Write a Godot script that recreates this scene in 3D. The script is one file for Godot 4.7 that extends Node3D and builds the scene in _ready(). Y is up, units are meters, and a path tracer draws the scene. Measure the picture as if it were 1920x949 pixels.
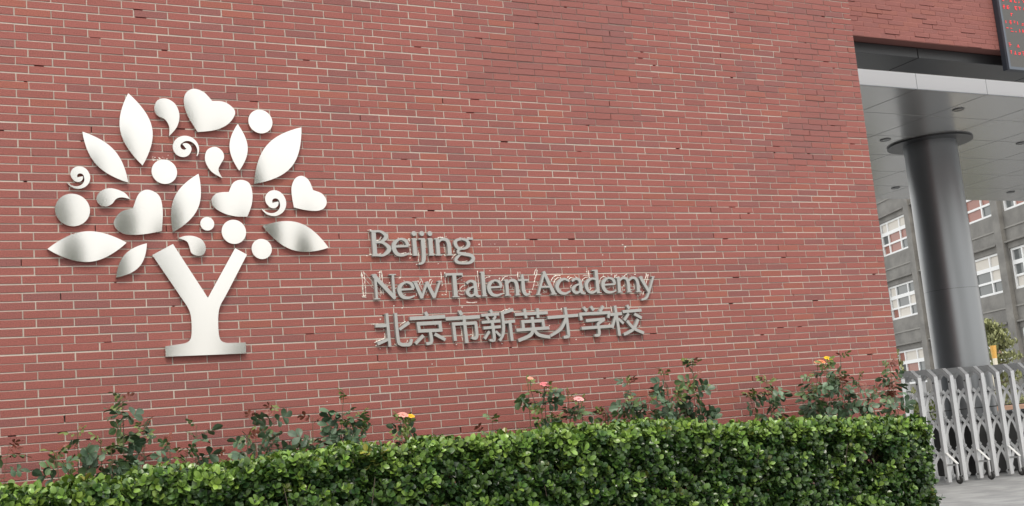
extends Node3D

const S := 0.0625          # height of one brick course with its joint
const BL := 0.2564         # length of one brick with its joint
const Y0 := 4.832          # height of the top of course 0
const UE := 32.06          # the wall's right edge, in bricks
const EYE := Vector3(-1.047, 1.3, 9.113)

var rng := RandomNumberGenerator.new()
var grain: NoiseTexture2D
var blotch: NoiseTexture2D
var bumps: NoiseTexture2D
var waves: NoiseTexture2D
var streaks: NoiseTexture2D


func _ready() -> void:
	rng.seed = 7
	# ---- camera, sky, sun, exposure
	var cam := Camera3D.new()
	cam.name = "camera"
	cam.fov = 23.616
	cam.near = 0.05
	cam.far = 900.0
	cam.transform = Transform3D(Basis(Vector3(0.882906, -0.090199, 0.460805), Vector3(0.008063, 0.984144, 0.177190), Vector3(-0.469480, -0.152727, 0.869634)), EYE)
	add_child(cam)
	cam.current = true
	var env := Environment.new()
	env.background_mode = Environment.BG_SKY
	var sm := ProceduralSkyMaterial.new()
	sm.sky_top_color = Color(0.96, 0.98, 1.0)
	sm.sky_horizon_color = Color(0.86, 0.85, 0.83)
	sm.sky_curve = 0.45
	sm.sky_energy_multiplier = 1.15
	sm.ground_bottom_color = Color(0.45, 0.45, 0.44)
	sm.ground_horizon_color = Color(0.7, 0.7, 0.68)
	sm.sun_angle_max = 0.0
	var sky := Sky.new()
	sky.sky_material = sm
	env.sky = sky
	env.tonemap_mode = Environment.TONE_MAPPER_LINEAR
	env.tonemap_exposure = 1.48
	env.sdfgi_enabled = true
	env.ssao_enabled = true
	env.ssil_enabled = true
	var we := WorldEnvironment.new()
	we.name = "world_environment"
	we.environment = env
	add_child(we)
	var sun := DirectionalLight3D.new()
	sun.name = "sun"
	sun.light_energy = 0.6
	sun.light_color = Color(1.0, 0.97, 0.92)
	sun.light_angular_distance = 22.0
	sun.shadow_enabled = true
	add_child(sun)
	sun.look_at_from_position(Vector3(-4, 14, 10), Vector3.ZERO)

	# ---- textures shared by the materials
	grain = noise_tex(0.09, 4, 256, false, [Color(0.74, 0.74, 0.74), Color(1, 1, 1)])
	blotch = noise_tex(0.012, 5, 512, false, [Color(0.86, 0.86, 0.865), Color(1, 1, 1)])
	bumps = noise_tex(0.08, 4, 256, true, [])
	waves = noise_tex(0.006, 2, 512, true, [])
	streaks = noise_tex(0.02, 3, 512, false, [Color(0.93, 0.93, 0.925), Color(1, 1, 1)])

	ground()
	brick_wall()
	lintel_and_canopy()
	far_building()
	emblem()
	lettering()
	gate()
	beyond_the_gate()
	hedge()
	roses()
	across_the_street()


# ------------------------------------------------------------------ helpers
func noise_tex(freq: float, oct: int, size: int, normal: bool, ramp: Array) -> NoiseTexture2D:
	var n := FastNoiseLite.new()
	n.seed = 11 + int(freq * 1000.0)
	n.frequency = freq
	n.fractal_octaves = oct
	var t := NoiseTexture2D.new()
	t.width = size
	t.height = size
	t.seamless = true
	t.noise = n
	if normal:
		t.as_normal_map = true
		t.bump_strength = 6.0
	if ramp.size():
		var g := Gradient.new()
		g.offsets = PackedFloat32Array([0.2, 0.75])
		g.colors = PackedColorArray([ramp[0], ramp[1]])
		t.color_ramp = g
	return t


func mat(r: float, g: float, b: float, rough := 0.8, metal := 0.0, tex: Texture2D = null, scale := 1.0, bump := 0.0) -> StandardMaterial3D:
	var m := StandardMaterial3D.new()
	m.albedo_color = Color(r, g, b).linear_to_srgb()
	m.roughness = rough
	m.metallic = metal
	if tex or bump > 0.0:
		m.uv1_triplanar = true
		m.uv1_world_triplanar = true
		m.uv1_scale = Vector3.ONE * scale
	if tex:
		m.albedo_texture = tex
	if bump > 0.0:
		m.normal_enabled = true
		m.normal_texture = bumps
		m.normal_scale = bump
	return m


func tinted(m: StandardMaterial3D) -> StandardMaterial3D:
	m.vertex_color_use_as_albedo = true
	return m


func thing(called: String, label: String, category: String, group := "", at := Vector3.ZERO) -> Node3D:
	var o := Node3D.new()
	o.name = called
	add_child(o, true)
	o.position = at
	tag(o, label, category, group)
	return o


func tag(o: Node, label: String, category: String, group := "") -> void:
	o.set_meta("label", label)
	o.set_meta("category", category)
	if group:
		o.set_meta("group", group)


func put(called: String, mesh: Mesh, m: Material, parent: Node = self, at := Transform3D()) -> MeshInstance3D:
	var o := MeshInstance3D.new()
	o.name = called
	o.mesh = mesh
	if m:
		o.material_override = m
	o.transform = at
	parent.add_child(o, true)
	return o


func many(called: String, mesh: Mesh, m: Material, xs: Array, cols: Array, parent: Node) -> MultiMeshInstance3D:
	var mm := MultiMesh.new()
	mm.transform_format = MultiMesh.TRANSFORM_3D
	mm.use_colors = cols.size() > 0
	mm.mesh = mesh
	mm.instance_count = xs.size()
	for i in xs.size():
		mm.set_instance_transform(i, xs[i])
		if cols.size():
			mm.set_instance_color(i, cols[i])
	var o := MultiMeshInstance3D.new()
	o.name = called
	o.multimesh = mm
	o.material_override = m
	o.set_meta("kind", "stuff")
	parent.add_child(o, true)
	return o


func tool() -> SurfaceTool:
	var st := SurfaceTool.new()
	st.begin(Mesh.PRIMITIVE_TRIANGLES)
	return st


func quad(st: SurfaceTool, a: Vector3, b: Vector3, c: Vector3, d: Vector3) -> void:  # counter-clockwise from outside
	for p in [a, c, b, a, d, c]:
		st.add_vertex(p)


func tri(st: SurfaceTool, a: Vector3, b: Vector3, c: Vector3) -> void:
	for p in [a, c, b]:
		st.add_vertex(p)


func box(st: SurfaceTool, c: Vector3, s: Vector3, b := Basis()) -> void:
	var h := s / 2.0
	var p := []
	for i in 8:
		p.append(c + b * Vector3(h.x if i & 1 else -h.x, h.y if i & 2 else -h.y, h.z if i & 4 else -h.z))
	quad(st, p[4], p[5], p[7], p[6])
	quad(st, p[1], p[0], p[2], p[3])
	quad(st, p[0], p[4], p[6], p[2])
	quad(st, p[5], p[1], p[3], p[7])
	quad(st, p[2], p[6], p[7], p[3])
	quad(st, p[0], p[1], p[5], p[4])


func boxm(c: Vector3, s: Vector3, b := Basis()) -> Mesh:
	var st := tool()
	box(st, c, s, b)
	return st.commit()


func bevelled(c: Vector3, s: Vector3, e: float) -> Mesh:      # a box whose edges are all chamfered
	var st := tool()
	var h := s / 2.0
	for ax in 3:
		for sg in [-1.0, 1.0]:
			var u := (ax + 1) % 3
			var v := (ax + 2) % 3
			var p := []
			for k in [[-1, -1], [1, -1], [1, 1], [-1, 1]]:
				var q := Vector3.ZERO
				q[ax] = h[ax] * sg
				q[u] = (h[u] - e) * k[0]
				q[v] = (h[v] - e) * k[1]
				p.append(c + q)
			if sg > 0:
				quad(st, p[0], p[1], p[2], p[3])
			else:
				quad(st, p[3], p[2], p[1], p[0])
	for ax in 3:                                               # edges run along ax
		var u := (ax + 1) % 3
		var v := (ax + 2) % 3
		for k in [[-1, -1], [1, -1], [1, 1], [-1, 1]]:
			var q := []
			for w in [[1, -1, 0], [1, 1, 0], [0, 1, 1], [0, -1, 1]]:
				var r := Vector3.ZERO
				r[ax] = (h[ax] - e) * w[1]
				r[u] = (h[u] if w[0] else h[u] - e) * k[0]
				r[v] = (h[v] if w[2] else h[v] - e) * k[1]
				q.append(c + r)
			if k[0] * k[1] > 0:
				quad(st, q[3], q[2], q[1], q[0])
			else:
				quad(st, q[0], q[1], q[2], q[3])
	return st.commit()


func tube(st: SurfaceTool, pts: Array, rad: Array, sides := 6) -> void:
	var rings := []
	for i in pts.size():
		var d: Vector3 = (pts[mini(i + 1, pts.size() - 1)] - pts[maxi(i - 1, 0)]).normalized()
		var u := d.cross(Vector3(0.3, 0.1, 1)).normalized()
		var v := d.cross(u)
		var ring := []
		for k in sides:
			var a := TAU * k / sides
			ring.append(pts[i] + (u * cos(a) + v * sin(a)) * rad[i])
		rings.append(ring)
	for i in pts.size() - 1:
		for k in sides:
			var n := (k + 1) % sides
			quad(st, rings[i][k], rings[i + 1][k], rings[i + 1][n], rings[i][n])
	for k in range(1, sides - 1):
		tri(st, rings[-1][0], rings[-1][k + 1], rings[-1][k])
		tri(st, rings[0][0], rings[0][k], rings[0][k + 1])


func cylinder(r: float, h: float, seg := 48, top := -1.0) -> CylinderMesh:
	var c := CylinderMesh.new()
	c.bottom_radius = r
	c.top_radius = r if top < 0.0 else top
	c.height = h
	c.radial_segments = seg
	c.rings = 1
	return c


func smooth(ctrl: Array, steps: int) -> Array:                 # a curve through all control points
	var out := []
	var n := ctrl.size()
	for i in n - 1:
		var p0: Vector3 = ctrl[maxi(i - 1, 0)]
		var p1: Vector3 = ctrl[i]
		var p2: Vector3 = ctrl[i + 1]
		var p3: Vector3 = ctrl[mini(i + 2, n - 1)]
		for k in steps:
			var t := float(k) / steps
			out.append(0.5 * (2.0 * p1 + (p2 - p0) * t + (2.0 * p0 - 5.0 * p1 + 4.0 * p2 - p3) * t * t + (3.0 * p1 - p0 - 3.0 * p2 + p3) * t * t * t))
	out.append(ctrl[n - 1])
	return out


# ------------------------------------------------------------------ setting
func ground() -> void:
	var st := tool()
	quad(st, Vector3(-300, 0, 300), Vector3(300, 0, 300), Vector3(300, 0, -300), Vector3(-300, 0, -300))
	var g := put("ground", st.commit(), mat(0.33, 0.333, 0.335, 0.7, 0.0, blotch, 0.25, 0.08))
	g.set_meta("kind", "structure")
	var bed := tool()
	quad(bed, Vector3(-6, 0.004, 1.6), Vector3(7.2, 0.004, 1.6), Vector3(7.2, 0.004, 0.02), Vector3(-6, 0.004, 0.02))
	var b := put("planting_bed", bed.commit(), mat(0.07, 0.05, 0.035, 0.95, 0.0, grain, 3.0, 1.0))
	b.set_meta("kind", "structure")


func brick_tone(dirty: float) -> Color:
	var t := rng.randf()
	var c := Color(0.345, 0.107, 0.088)
	if t < 0.12:
		c = Color(0.290, 0.103, 0.092)
	elif t < 0.30:
		c = Color(0.318, 0.104, 0.088)
	elif t < 0.36:
		c = Color(0.364, 0.114, 0.083)
	c = c * rng.randf_range(0.89, 1.00)
	return c.lerp(Color(0.27, 0.125, 0.115), dirty)


func course(r: int, from_u: float, to_u: float) -> Array:      # where the head joints of one course are, in bricks
	var out := [from_u]
	var j := []
	if posmod(r, 2) == 0:
		for k in range(-17, 11):
			j.append(float(k))
		for k in range(10, 33):
			j.append(k + 0.66)
	else:
		for k in range(-17, 11):
			j.append(k - 0.34)
		j.append(10.33)
		for k in range(11, 33):
			j.append(float(k))
	for x in j:
		if x > from_u + 0.12 and x < to_u - 0.12:
			out.append(x)
	out.append(to_u)
	return out


func brick_mesh() -> Mesh:                                     # one brick: length BL, its face at z = 0, a worn edge all round
	var st := tool()
	var x := BL / 2.0 - 0.0043
	var y := S / 2.0 - 0.0043
	var e := 0.0018
	var d := -0.028
	var f := [Vector3(-x + e, -y + e, 0), Vector3(x - e, -y + e, 0), Vector3(x - e, y - e, 0), Vector3(-x + e, y - e, 0)]
	var m := [Vector3(-x, -y, -e), Vector3(x, -y, -e), Vector3(x, y, -e), Vector3(-x, y, -e)]
	var b := [Vector3(-x, -y, d), Vector3(x, -y, d), Vector3(x, y, d), Vector3(-x, y, d)]
	quad(st, f[0], f[1], f[2], f[3])
	for i in 4:
		var n := (i + 1) % 4
		quad(st, m[i], m[n], f[n], f[i])
		quad(st, b[i], b[n], m[n], m[i])
	return st.commit()


func stain_at(n: FastNoiseLite, x: float, y: float) -> float:  # grime sits in patches high on the wall, as in the photograph
	var v := n.get_noise_2d(x * 10.0, y * 13.0)
	var zone := maxf(exp(-pow((x - 4.6) / 1.1, 2.0)) * smoothstep(3.5, 5.0, y), exp(-pow((x - 7.6) / 0.9, 2.0)) * smoothstep(2.9, 4.2, y) * 0.8)
	return clampf(zone * 1.25 + v * 0.9 - 0.25, 0.0, 1.0)


func brick_wall() -> void:
	var w := thing("brick_wall", "red brick entrance wall with pale joints behind the hedge and roses", "wall")
	var core := tool()
	box(core, Vector3(2.06, 3.75, -1.54), Vector3(12.3, 7.5, 3.02))

	put("backing", core.commit(), mat(0.16, 0.135, 0.12, 0.95), w)
	put("added_side_wall", boxm(Vector3(1.9, 3.7, -26.06), Vector3(12.3, 7.4, 46.0)), mat(0.09, 0.09, 0.093, 0.7), w)  # unseen; added and kept dark for the column's left side to mirror
	var bm := brick_mesh()
	var brick_mat := tinted(mat(1, 1, 1, 0.82, 0.0, grain, 5.0, 0.5))
	var noise := FastNoiseLite.new()
	noise.seed = 5
	noise.frequency = 0.12
	noise.fractal_octaves = 3
	var xs := []
	var cols := []
	var near := []
	var mortar := tool()
	var clean := Color(0.62, 0.55, 0.48)
	var grime := Color(0.23, 0.125, 0.112)
	for r in range(-42, 77):
		var y := Y0 - (r + 0.5) * S
		var j := course(r, -16.0, UE)
		var row_shift := rng.randf_range(-0.0015, 0.0015)
		for i in j.size() - 1:
			var xc: float = (j[i] + j[i + 1]) / 2.0 * BL
			var len: float = (j[i + 1] - j[i])
			var dirty := stain_at(noise, xc, y)
			var rough := 1.0 + 2.2 * dirty
			var b := Basis(Vector3.BACK, rng.randfn(0.0, 0.0022) * rough).rotated(Vector3.UP, rng.randfn(0.0, 0.003)).rotated(Vector3.RIGHT, rng.randfn(0.0, 0.006))
			b = b * Basis.from_scale(Vector3((len * BL - 0.0086) / (BL - 0.0086), 1, 1))
			var t := Transform3D(b, Vector3(xc + rng.randfn(0.0, 0.0008), y + row_shift + rng.randfn(0.0, 0.0006) * rough, rng.randfn(0.0, 0.0009)))
			var c := brick_tone(dirty * 0.30)
			if xc > -0.45 and y > 1.15 and y < 4.95:
				near.append([EYE.distance_to(t.origin), t, c])
			else:
				xs.append(t)
				cols.append(c)
			# the mortar under and to the right of this brick, with gaps where it has fallen out
			var mc := clean.lerp(grime, clampf(dirty * 1.3 - 0.1, 0.0, 0.85)) * rng.randf_range(0.9, 1.07)
			mortar.set_color(mc)
			var x0: float = j[i] * BL
			var x1: float = j[i + 1] * BL
			var gap := rng.randf() < 0.032 + 0.05 * dirty
			if gap and x1 - x0 > 0.1:
				var g0 := rng.randf_range(x0, x1 - 0.05)
				var g1 := g0 + rng.randf_range(0.015, 0.09)
				box(mortar, Vector3((x0 + g0) / 2.0, y - S / 2.0, -0.0145), Vector3(maxf(g0 - x0, 0.002), 0.0124, 0.020))
				if g1 < x1:
					box(mortar, Vector3((x1 + g1) / 2.0, y - S / 2.0, -0.0145), Vector3(x1 - g1, 0.0124, 0.020))
			else:
				box(mortar, Vector3((x0 + x1) / 2.0, y - S / 2.0, -0.0145 + rng.randf_range(-0.001, 0.001)), Vector3(x1 - x0, 0.0124, 0.020))
			if i < j.size() - 2 and rng.randf() > 0.02 + 0.04 * dirty:
				mortar.set_color(mc * rng.randf_range(0.92, 1.05))
				box(mortar, Vector3(x1, y, -0.0152), Vector3(0.0124, S - 0.0126, 0.020))
	near.sort_custom(func(a, b): return a[0] < b[0])
	var shades := []
	for k in 12:
		var c := brick_tone(0.0)
		shades.append(mat(c.r, c.g, c.b, 0.82, 0.0, grain, 5.0, 0.5))
	for k in near.size():
		if k < 300:
			put("brick", bm, shades[rng.randi() % 12], w, near[k][1])
		else:
			xs.append(near[k][1])
			cols.append(near[k][2])
	var turn := Basis(Vector3.UP, PI / 2.0)
	for r in range(-42, 77):                                   # the return of the wall round its corner
		for k in 11:
			var z := -0.03 - (k + (0.5 if posmod(r, 2) else 0.85)) * BL
			xs.append(Transform3D(turn, Vector3(UE * BL, Y0 - (r + 0.5) * S, z)))
			cols.append(brick_tone(0.1))
	many("bricks", bm, brick_mat, xs, cols, w)
	var m := put("mortar", mortar.commit(), tinted(mat(1, 1, 1, 0.95, 0.0, grain, 9.0, 0.8)), w)
	m.set_meta("kind", "stuff")


func lintel_and_canopy() -> void:
	# the brick beam over the gateway
	var beam := thing("brick_beam", "red brick beam with dark joints bridging the gateway at upper right", "beam")
	var core := tool()
	box(core, Vector3(16.3, 6.72, -1.735), Vector3(16.2, 1.82, 0.69))
	put("backing", core.commit(), mat(0.16, 0.065, 0.055, 0.95), beam)
	var bm := brick_mesh()
	var shades := []
	for k in 8:
		var c := brick_tone(0.35)
		shades.append(mat(c.r, c.g, c.b, 0.85, 0.0, grain, 5.0, 0.6))
	var xs := []
	var cols := []
	var mortar := tool()
	for r in 28:
		var y := 5.802 + (r + 0.5) * S
		for k in 64:
			var xc: float = 8.25 + (k + [0.0, 0.34, 0.0, 0.66][r % 4] + 0.5) * BL
			var t := Transform3D(Basis(Vector3.BACK, rng.randfn(0.0, 0.002)), Vector3(xc, y, -1.35 + rng.randfn(0.0, 0.0016)))
			if xc > 9.3 and xc < 13.6 and y < 6.75:
				put("brick", bm, shades[rng.randi() % 8], beam, t)
			else:
				xs.append(t)
				cols.append(brick_tone(0.35))
			var tone := 0.72 if rng.randf() < 0.3 else 1.0
			mortar.set_color(Color(0.30 * tone, 0.125 * tone, 0.105 * tone))
			if rng.randf() > 0.12:
				box(mortar, Vector3(xc, y - S / 2.0 + (0.006 if r == 0 else 0.0), -1.3632), Vector3(BL, 0.0124, 0.0205))
			if rng.randf() > 0.15:
				box(mortar, Vector3(xc + BL / 2.0, y + 0.003, -1.3640), Vector3(0.0124, S - 0.02, 0.0205))
	many("bricks", bm, tinted(mat(1, 1, 1, 0.85, 0.0, grain, 5.0, 0.6)), xs, cols, beam)
	put("mortar", mortar.commit(), tinted(mat(1, 1, 1, 0.95)), beam).set_meta("kind", "stuff")
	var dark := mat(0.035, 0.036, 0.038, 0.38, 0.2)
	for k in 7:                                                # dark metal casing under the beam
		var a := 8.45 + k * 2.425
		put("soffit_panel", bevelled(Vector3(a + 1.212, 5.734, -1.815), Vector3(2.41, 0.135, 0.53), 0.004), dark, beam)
	# the canopy behind it
	var can := thing("canopy", "grey metal panelled canopy ceiling with white edge over the gateway", "canopy")
	var panel_mat := mat(0.41, 0.405, 0.395, 0.22, 0.5, null, 1.0, 0.0)
	var white := mat(0.60, 0.64, 0.68, 0.4, 0.1)
	put("roof_slab", boxm(Vector3(18.0, 6.31, -7.24), Vector3(19.3, 0.34, 7.27)), mat(0.06, 0.06, 0.06, 0.9), can)
	var pitch := 1.525
	for k in range(-3, 9):
		var x := 13.03 + k * pitch
		put("fascia_panel", bevelled(Vector3(x + pitch / 2.0, 6.122, -3.592), Vector3(pitch - 0.012, 0.244, 0.024), 0.004), white, can)
		for n in 6:
			put("ceiling_panel", bevelled(Vector3(x + pitch / 2.0, 6.02, -3.61 - 1.214 * (n + 0.5)), Vector3(pitch - 0.018, 0.04, 1.196), 0.003), panel_mat, can)
	var trim := mat(0.12, 0.12, 0.12, 0.4, 0.4)
	var lens := mat(0.06, 0.06, 0.06, 0.2)
	for q in [Vector2(14.785, -4.385), Vector2(15.03, -6.28), Vector2(18.84, -9.82), Vector2(18.31, -6.06), Vector2(22.67, -9.97), Vector2(12.0, -8.0)]:
		var tor := TorusMesh.new()
		tor.inner_radius = 0.075
		tor.outer_radius = 0.10
		tor.rings = 24
		tor.ring_segments = 8
		var f := put("downlight", tor, trim, can, Transform3D(Basis(), Vector3(q.x, 5.996, q.y)))
		put("lens", cylinder(0.078, 0.012, 24), lens, f, Transform3D(Basis(), Vector3(0, 0.0, 0)))
	# its column
	var col := thing("column", "tall round grey metal column with a flat collar and dark plinth", "column", "", Vector3(16.2, 0, -6.348))
	var steel := mat(0.29, 0.30, 0.31, 0.36, 0.85)
	put("plinth", bevelled(Vector3(0, 0.49, 0), Vector3(1.12, 0.98, 1.12), 0.02), mat(0.045, 0.043, 0.042, 0.35), col)
	put("lower_shaft", cylinder(0.471, 2.27, 72), steel, col, Transform3D(Basis(), Vector3(0, 2.115, 0)))
	put("upper_shaft", cylinder(0.471, 2.72, 72), steel, col, Transform3D(Basis(), Vector3(0, 3.254 + 1.36, 0)))
	put("seam", cylinder(0.4685, 0.004, 72), mat(0.03, 0.03, 0.03, 0.8), col, Transform3D(Basis(), Vector3(0, 3.252, 0)))
	put("collar", cylinder(0.755, 0.03, 72), mat(0.05, 0.05, 0.052, 0.4, 0.5), col, Transform3D(Basis(), Vector3(0, 5.984, 0)))
	# the red-lettered screen
	var scr := thing("led_screen", "dark framed outdoor screen with rows of red lit characters on the brick beam", "screen", "", Vector3(12.167, 5.507, -1.345))
	put("housing", bevelled(Vector3(1.4, 0.75, 0.04), Vector3(2.8, 1.5, 0.08), 0.006), mat(0.035, 0.042, 0.055, 0.45, 0.3), scr)
	var fr := tool()
	box(fr, Vector3(0.018, 0.75, 0.094), Vector3(0.036, 1.5, 0.024))
	box(fr, Vector3(2.782, 0.75, 0.094), Vector3(0.036, 1.5, 0.024))
	box(fr, Vector3(1.4, 0.018, 0.0935), Vector3(2.727, 0.036, 0.023))
	box(fr, Vector3(1.4, 1.482, 0.0935), Vector3(2.727, 0.036, 0.023))
	put("frame", fr.commit(), mat(0.10, 0.115, 0.14, 0.4, 0.4), scr)
	put("face", boxm(Vector3(1.4, 0.75, 0.083), Vector3(2.726, 1.426, 0.006)), mat(0.07, 0.067, 0.063, 0.5), scr)
	var txt := tool()
	for row in 13:
		var y := 0.135 + row * 0.105
		var x := 0.075 + (0.05 if row % 3 == 0 else 0.0)
		while x < 2.6:
			if rng.randf() < (0.8 if row % 3 else 0.35):                             # one small character of dots and bars
				for k in 3:
					if rng.randf() < 0.55:
						box(txt, Vector3(x + 0.03 + rng.randf_range(-0.006, 0.006), y + (k - 1) * 0.021, 0.0885), Vector3(rng.randf_range(0.012, 0.05), 0.006, 0.004))
				if rng.randf() < 0.7:
					box(txt, Vector3(x + rng.randf_range(0.012, 0.05), y, 0.0879), Vector3(0.006, rng.randf_range(0.015, 0.05), 0.004))
			x += 0.078
	var red := mat(0.5, 0.02, 0.03, 0.5)
	red.emission_enabled = true
	red.emission = Color(1.0, 0.13, 0.17)
	red.emission_energy_multiplier = 0.6
	put("lit_text", txt.commit(), red, scr)


# ------------------------------------------------------------------ the steel tree emblem
func plate(outline: Array, bend: Vector2, tilt: Vector2) -> ArrayMesh:
	# a sheet-steel plate standing off the wall: outline counter-clockwise, the sheet very slightly bowed and out of true
	var n := outline.size()
	var side := tool()
	for i in n:
		var a: Vector2 = outline[i]
		var b: Vector2 = outline[(i + 1) % n]
		quad(side, Vector3(a.x, a.y, 0.0025), Vector3(b.x, b.y, 0.0025), Vector3(b.x, b.y, 0.036), Vector3(a.x, a.y, 0.036))
	var face := tool()
	var pk := PackedVector2Array(outline)
	var ids := Geometry2D.triangulate_polygon(pk)
	for i in range(0, ids.size(), 3):
		var t := [pk[ids[i]], pk[ids[i + 1]], pk[ids[i + 2]]]
		if (t[1] - t[0]).cross(t[2] - t[0]) > 0.0:
			t.reverse()
		for q in t:
			face.set_normal(Vector3(q.x * bend.x + tilt.x, q.y * bend.y + tilt.y, 1.0).normalized())
			face.add_vertex(Vector3(q.x, q.y, 0.036))
	return side.commit(face.commit())


func steel_piece(called: String, outline: Array, centre: Vector2, label: String, bend := 0.5) -> void:
	var local := []
	var area := 0.0
	for i in outline.size():
		local.append(outline[i] - centre)
		area += (outline[i] - centre).cross(outline[(i + 1) % outline.size()] - centre)
	if area < 0.0:
		local.reverse()
	var mesh := plate(local, Vector2(bend, bend * 0.35), Vector2(rng.randfn(0.0, 0.016), rng.randfn(0.018, 0.016)))
	mesh.surface_set_material(0, steel_face)
	mesh.surface_set_material(1, steel_side)
	var o := put(called, mesh, null, self, Transform3D(Basis(), Vector3(centre.x, centre.y, 0)))
	tag(o, label, "emblem", "steel pieces of the tree emblem")


var steel_face: StandardMaterial3D
var steel_side: StandardMaterial3D


func leaf_outline(a: Vector2, b: Vector2, l: float, r: float) -> Array:
	var out := []
	var d := b - a
	var nrm := Vector2(-d.y, d.x).normalized()
	for k in 16:
		var t := k / 16.0
		out.append(a + d * t + nrm * r * pow(sin(PI * t), 0.92))
	for k in 16:
		var t := 1.0 - k / 16.0
		out.append(a + d * t + nrm * l * pow(sin(PI * t), 0.92))
	return out


func disc(r: float, seg := 40) -> Array:
	var out := []
	for k in seg:
		out.append(Vector2(cos(TAU * k / seg), sin(TAU * k / seg)) * r)
	return out


func shape(nums: Array, corners: Array) -> Array:              # closed outline through points, sharp at the corners given
	var pts := []
	for i in range(0, nums.size(), 2):
		pts.append(Vector2(nums[i], nums[i + 1]))
	var n := pts.size()
	var out := []
	for i in n:
		var p1: Vector2 = pts[i]
		var p2: Vector2 = pts[(i + 1) % n]
		var p0: Vector2 = p1 if i in corners else pts[(i - 1 + n) % n]
		var p3: Vector2 = p2 if (i + 1) % n in corners else pts[(i + 2) % n]
		for k in 5:
			var t := k / 5.0
			out.append(0.5 * (2.0 * p1 + (p2 - p0) * t + (2.0 * p0 - 5.0 * p1 + 4.0 * p2 - p3) * t * t + (3.0 * p1 - p0 - 3.0 * p2 + p3) * t * t * t))
	return out


func spiral(rad: float, start: float) -> Array:                # a curl: a thin tail that thickens round to a rounded head in the middle
	var left := []
	var right := []
	var n := 64
	for i in n + 1:
		var turn := 1.45 * i / n                               # in whole turns
		var ang := start + turn * TAU
		var outer := rad * lerpf(1.0, 0.42, smoothstep(0.55, 1.05, turn))
		var inner := rad * lerpf(0.95, 0.50, minf(turn / 0.42, 1.0))
		inner = lerpf(inner, rad * 0.03, smoothstep(0.45, 0.85, turn))
		left.append(Vector2(cos(ang), sin(ang)) * outer)
		right.append(Vector2(cos(ang), sin(ang)) * inner)
	right.reverse()
	return left + right


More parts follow.
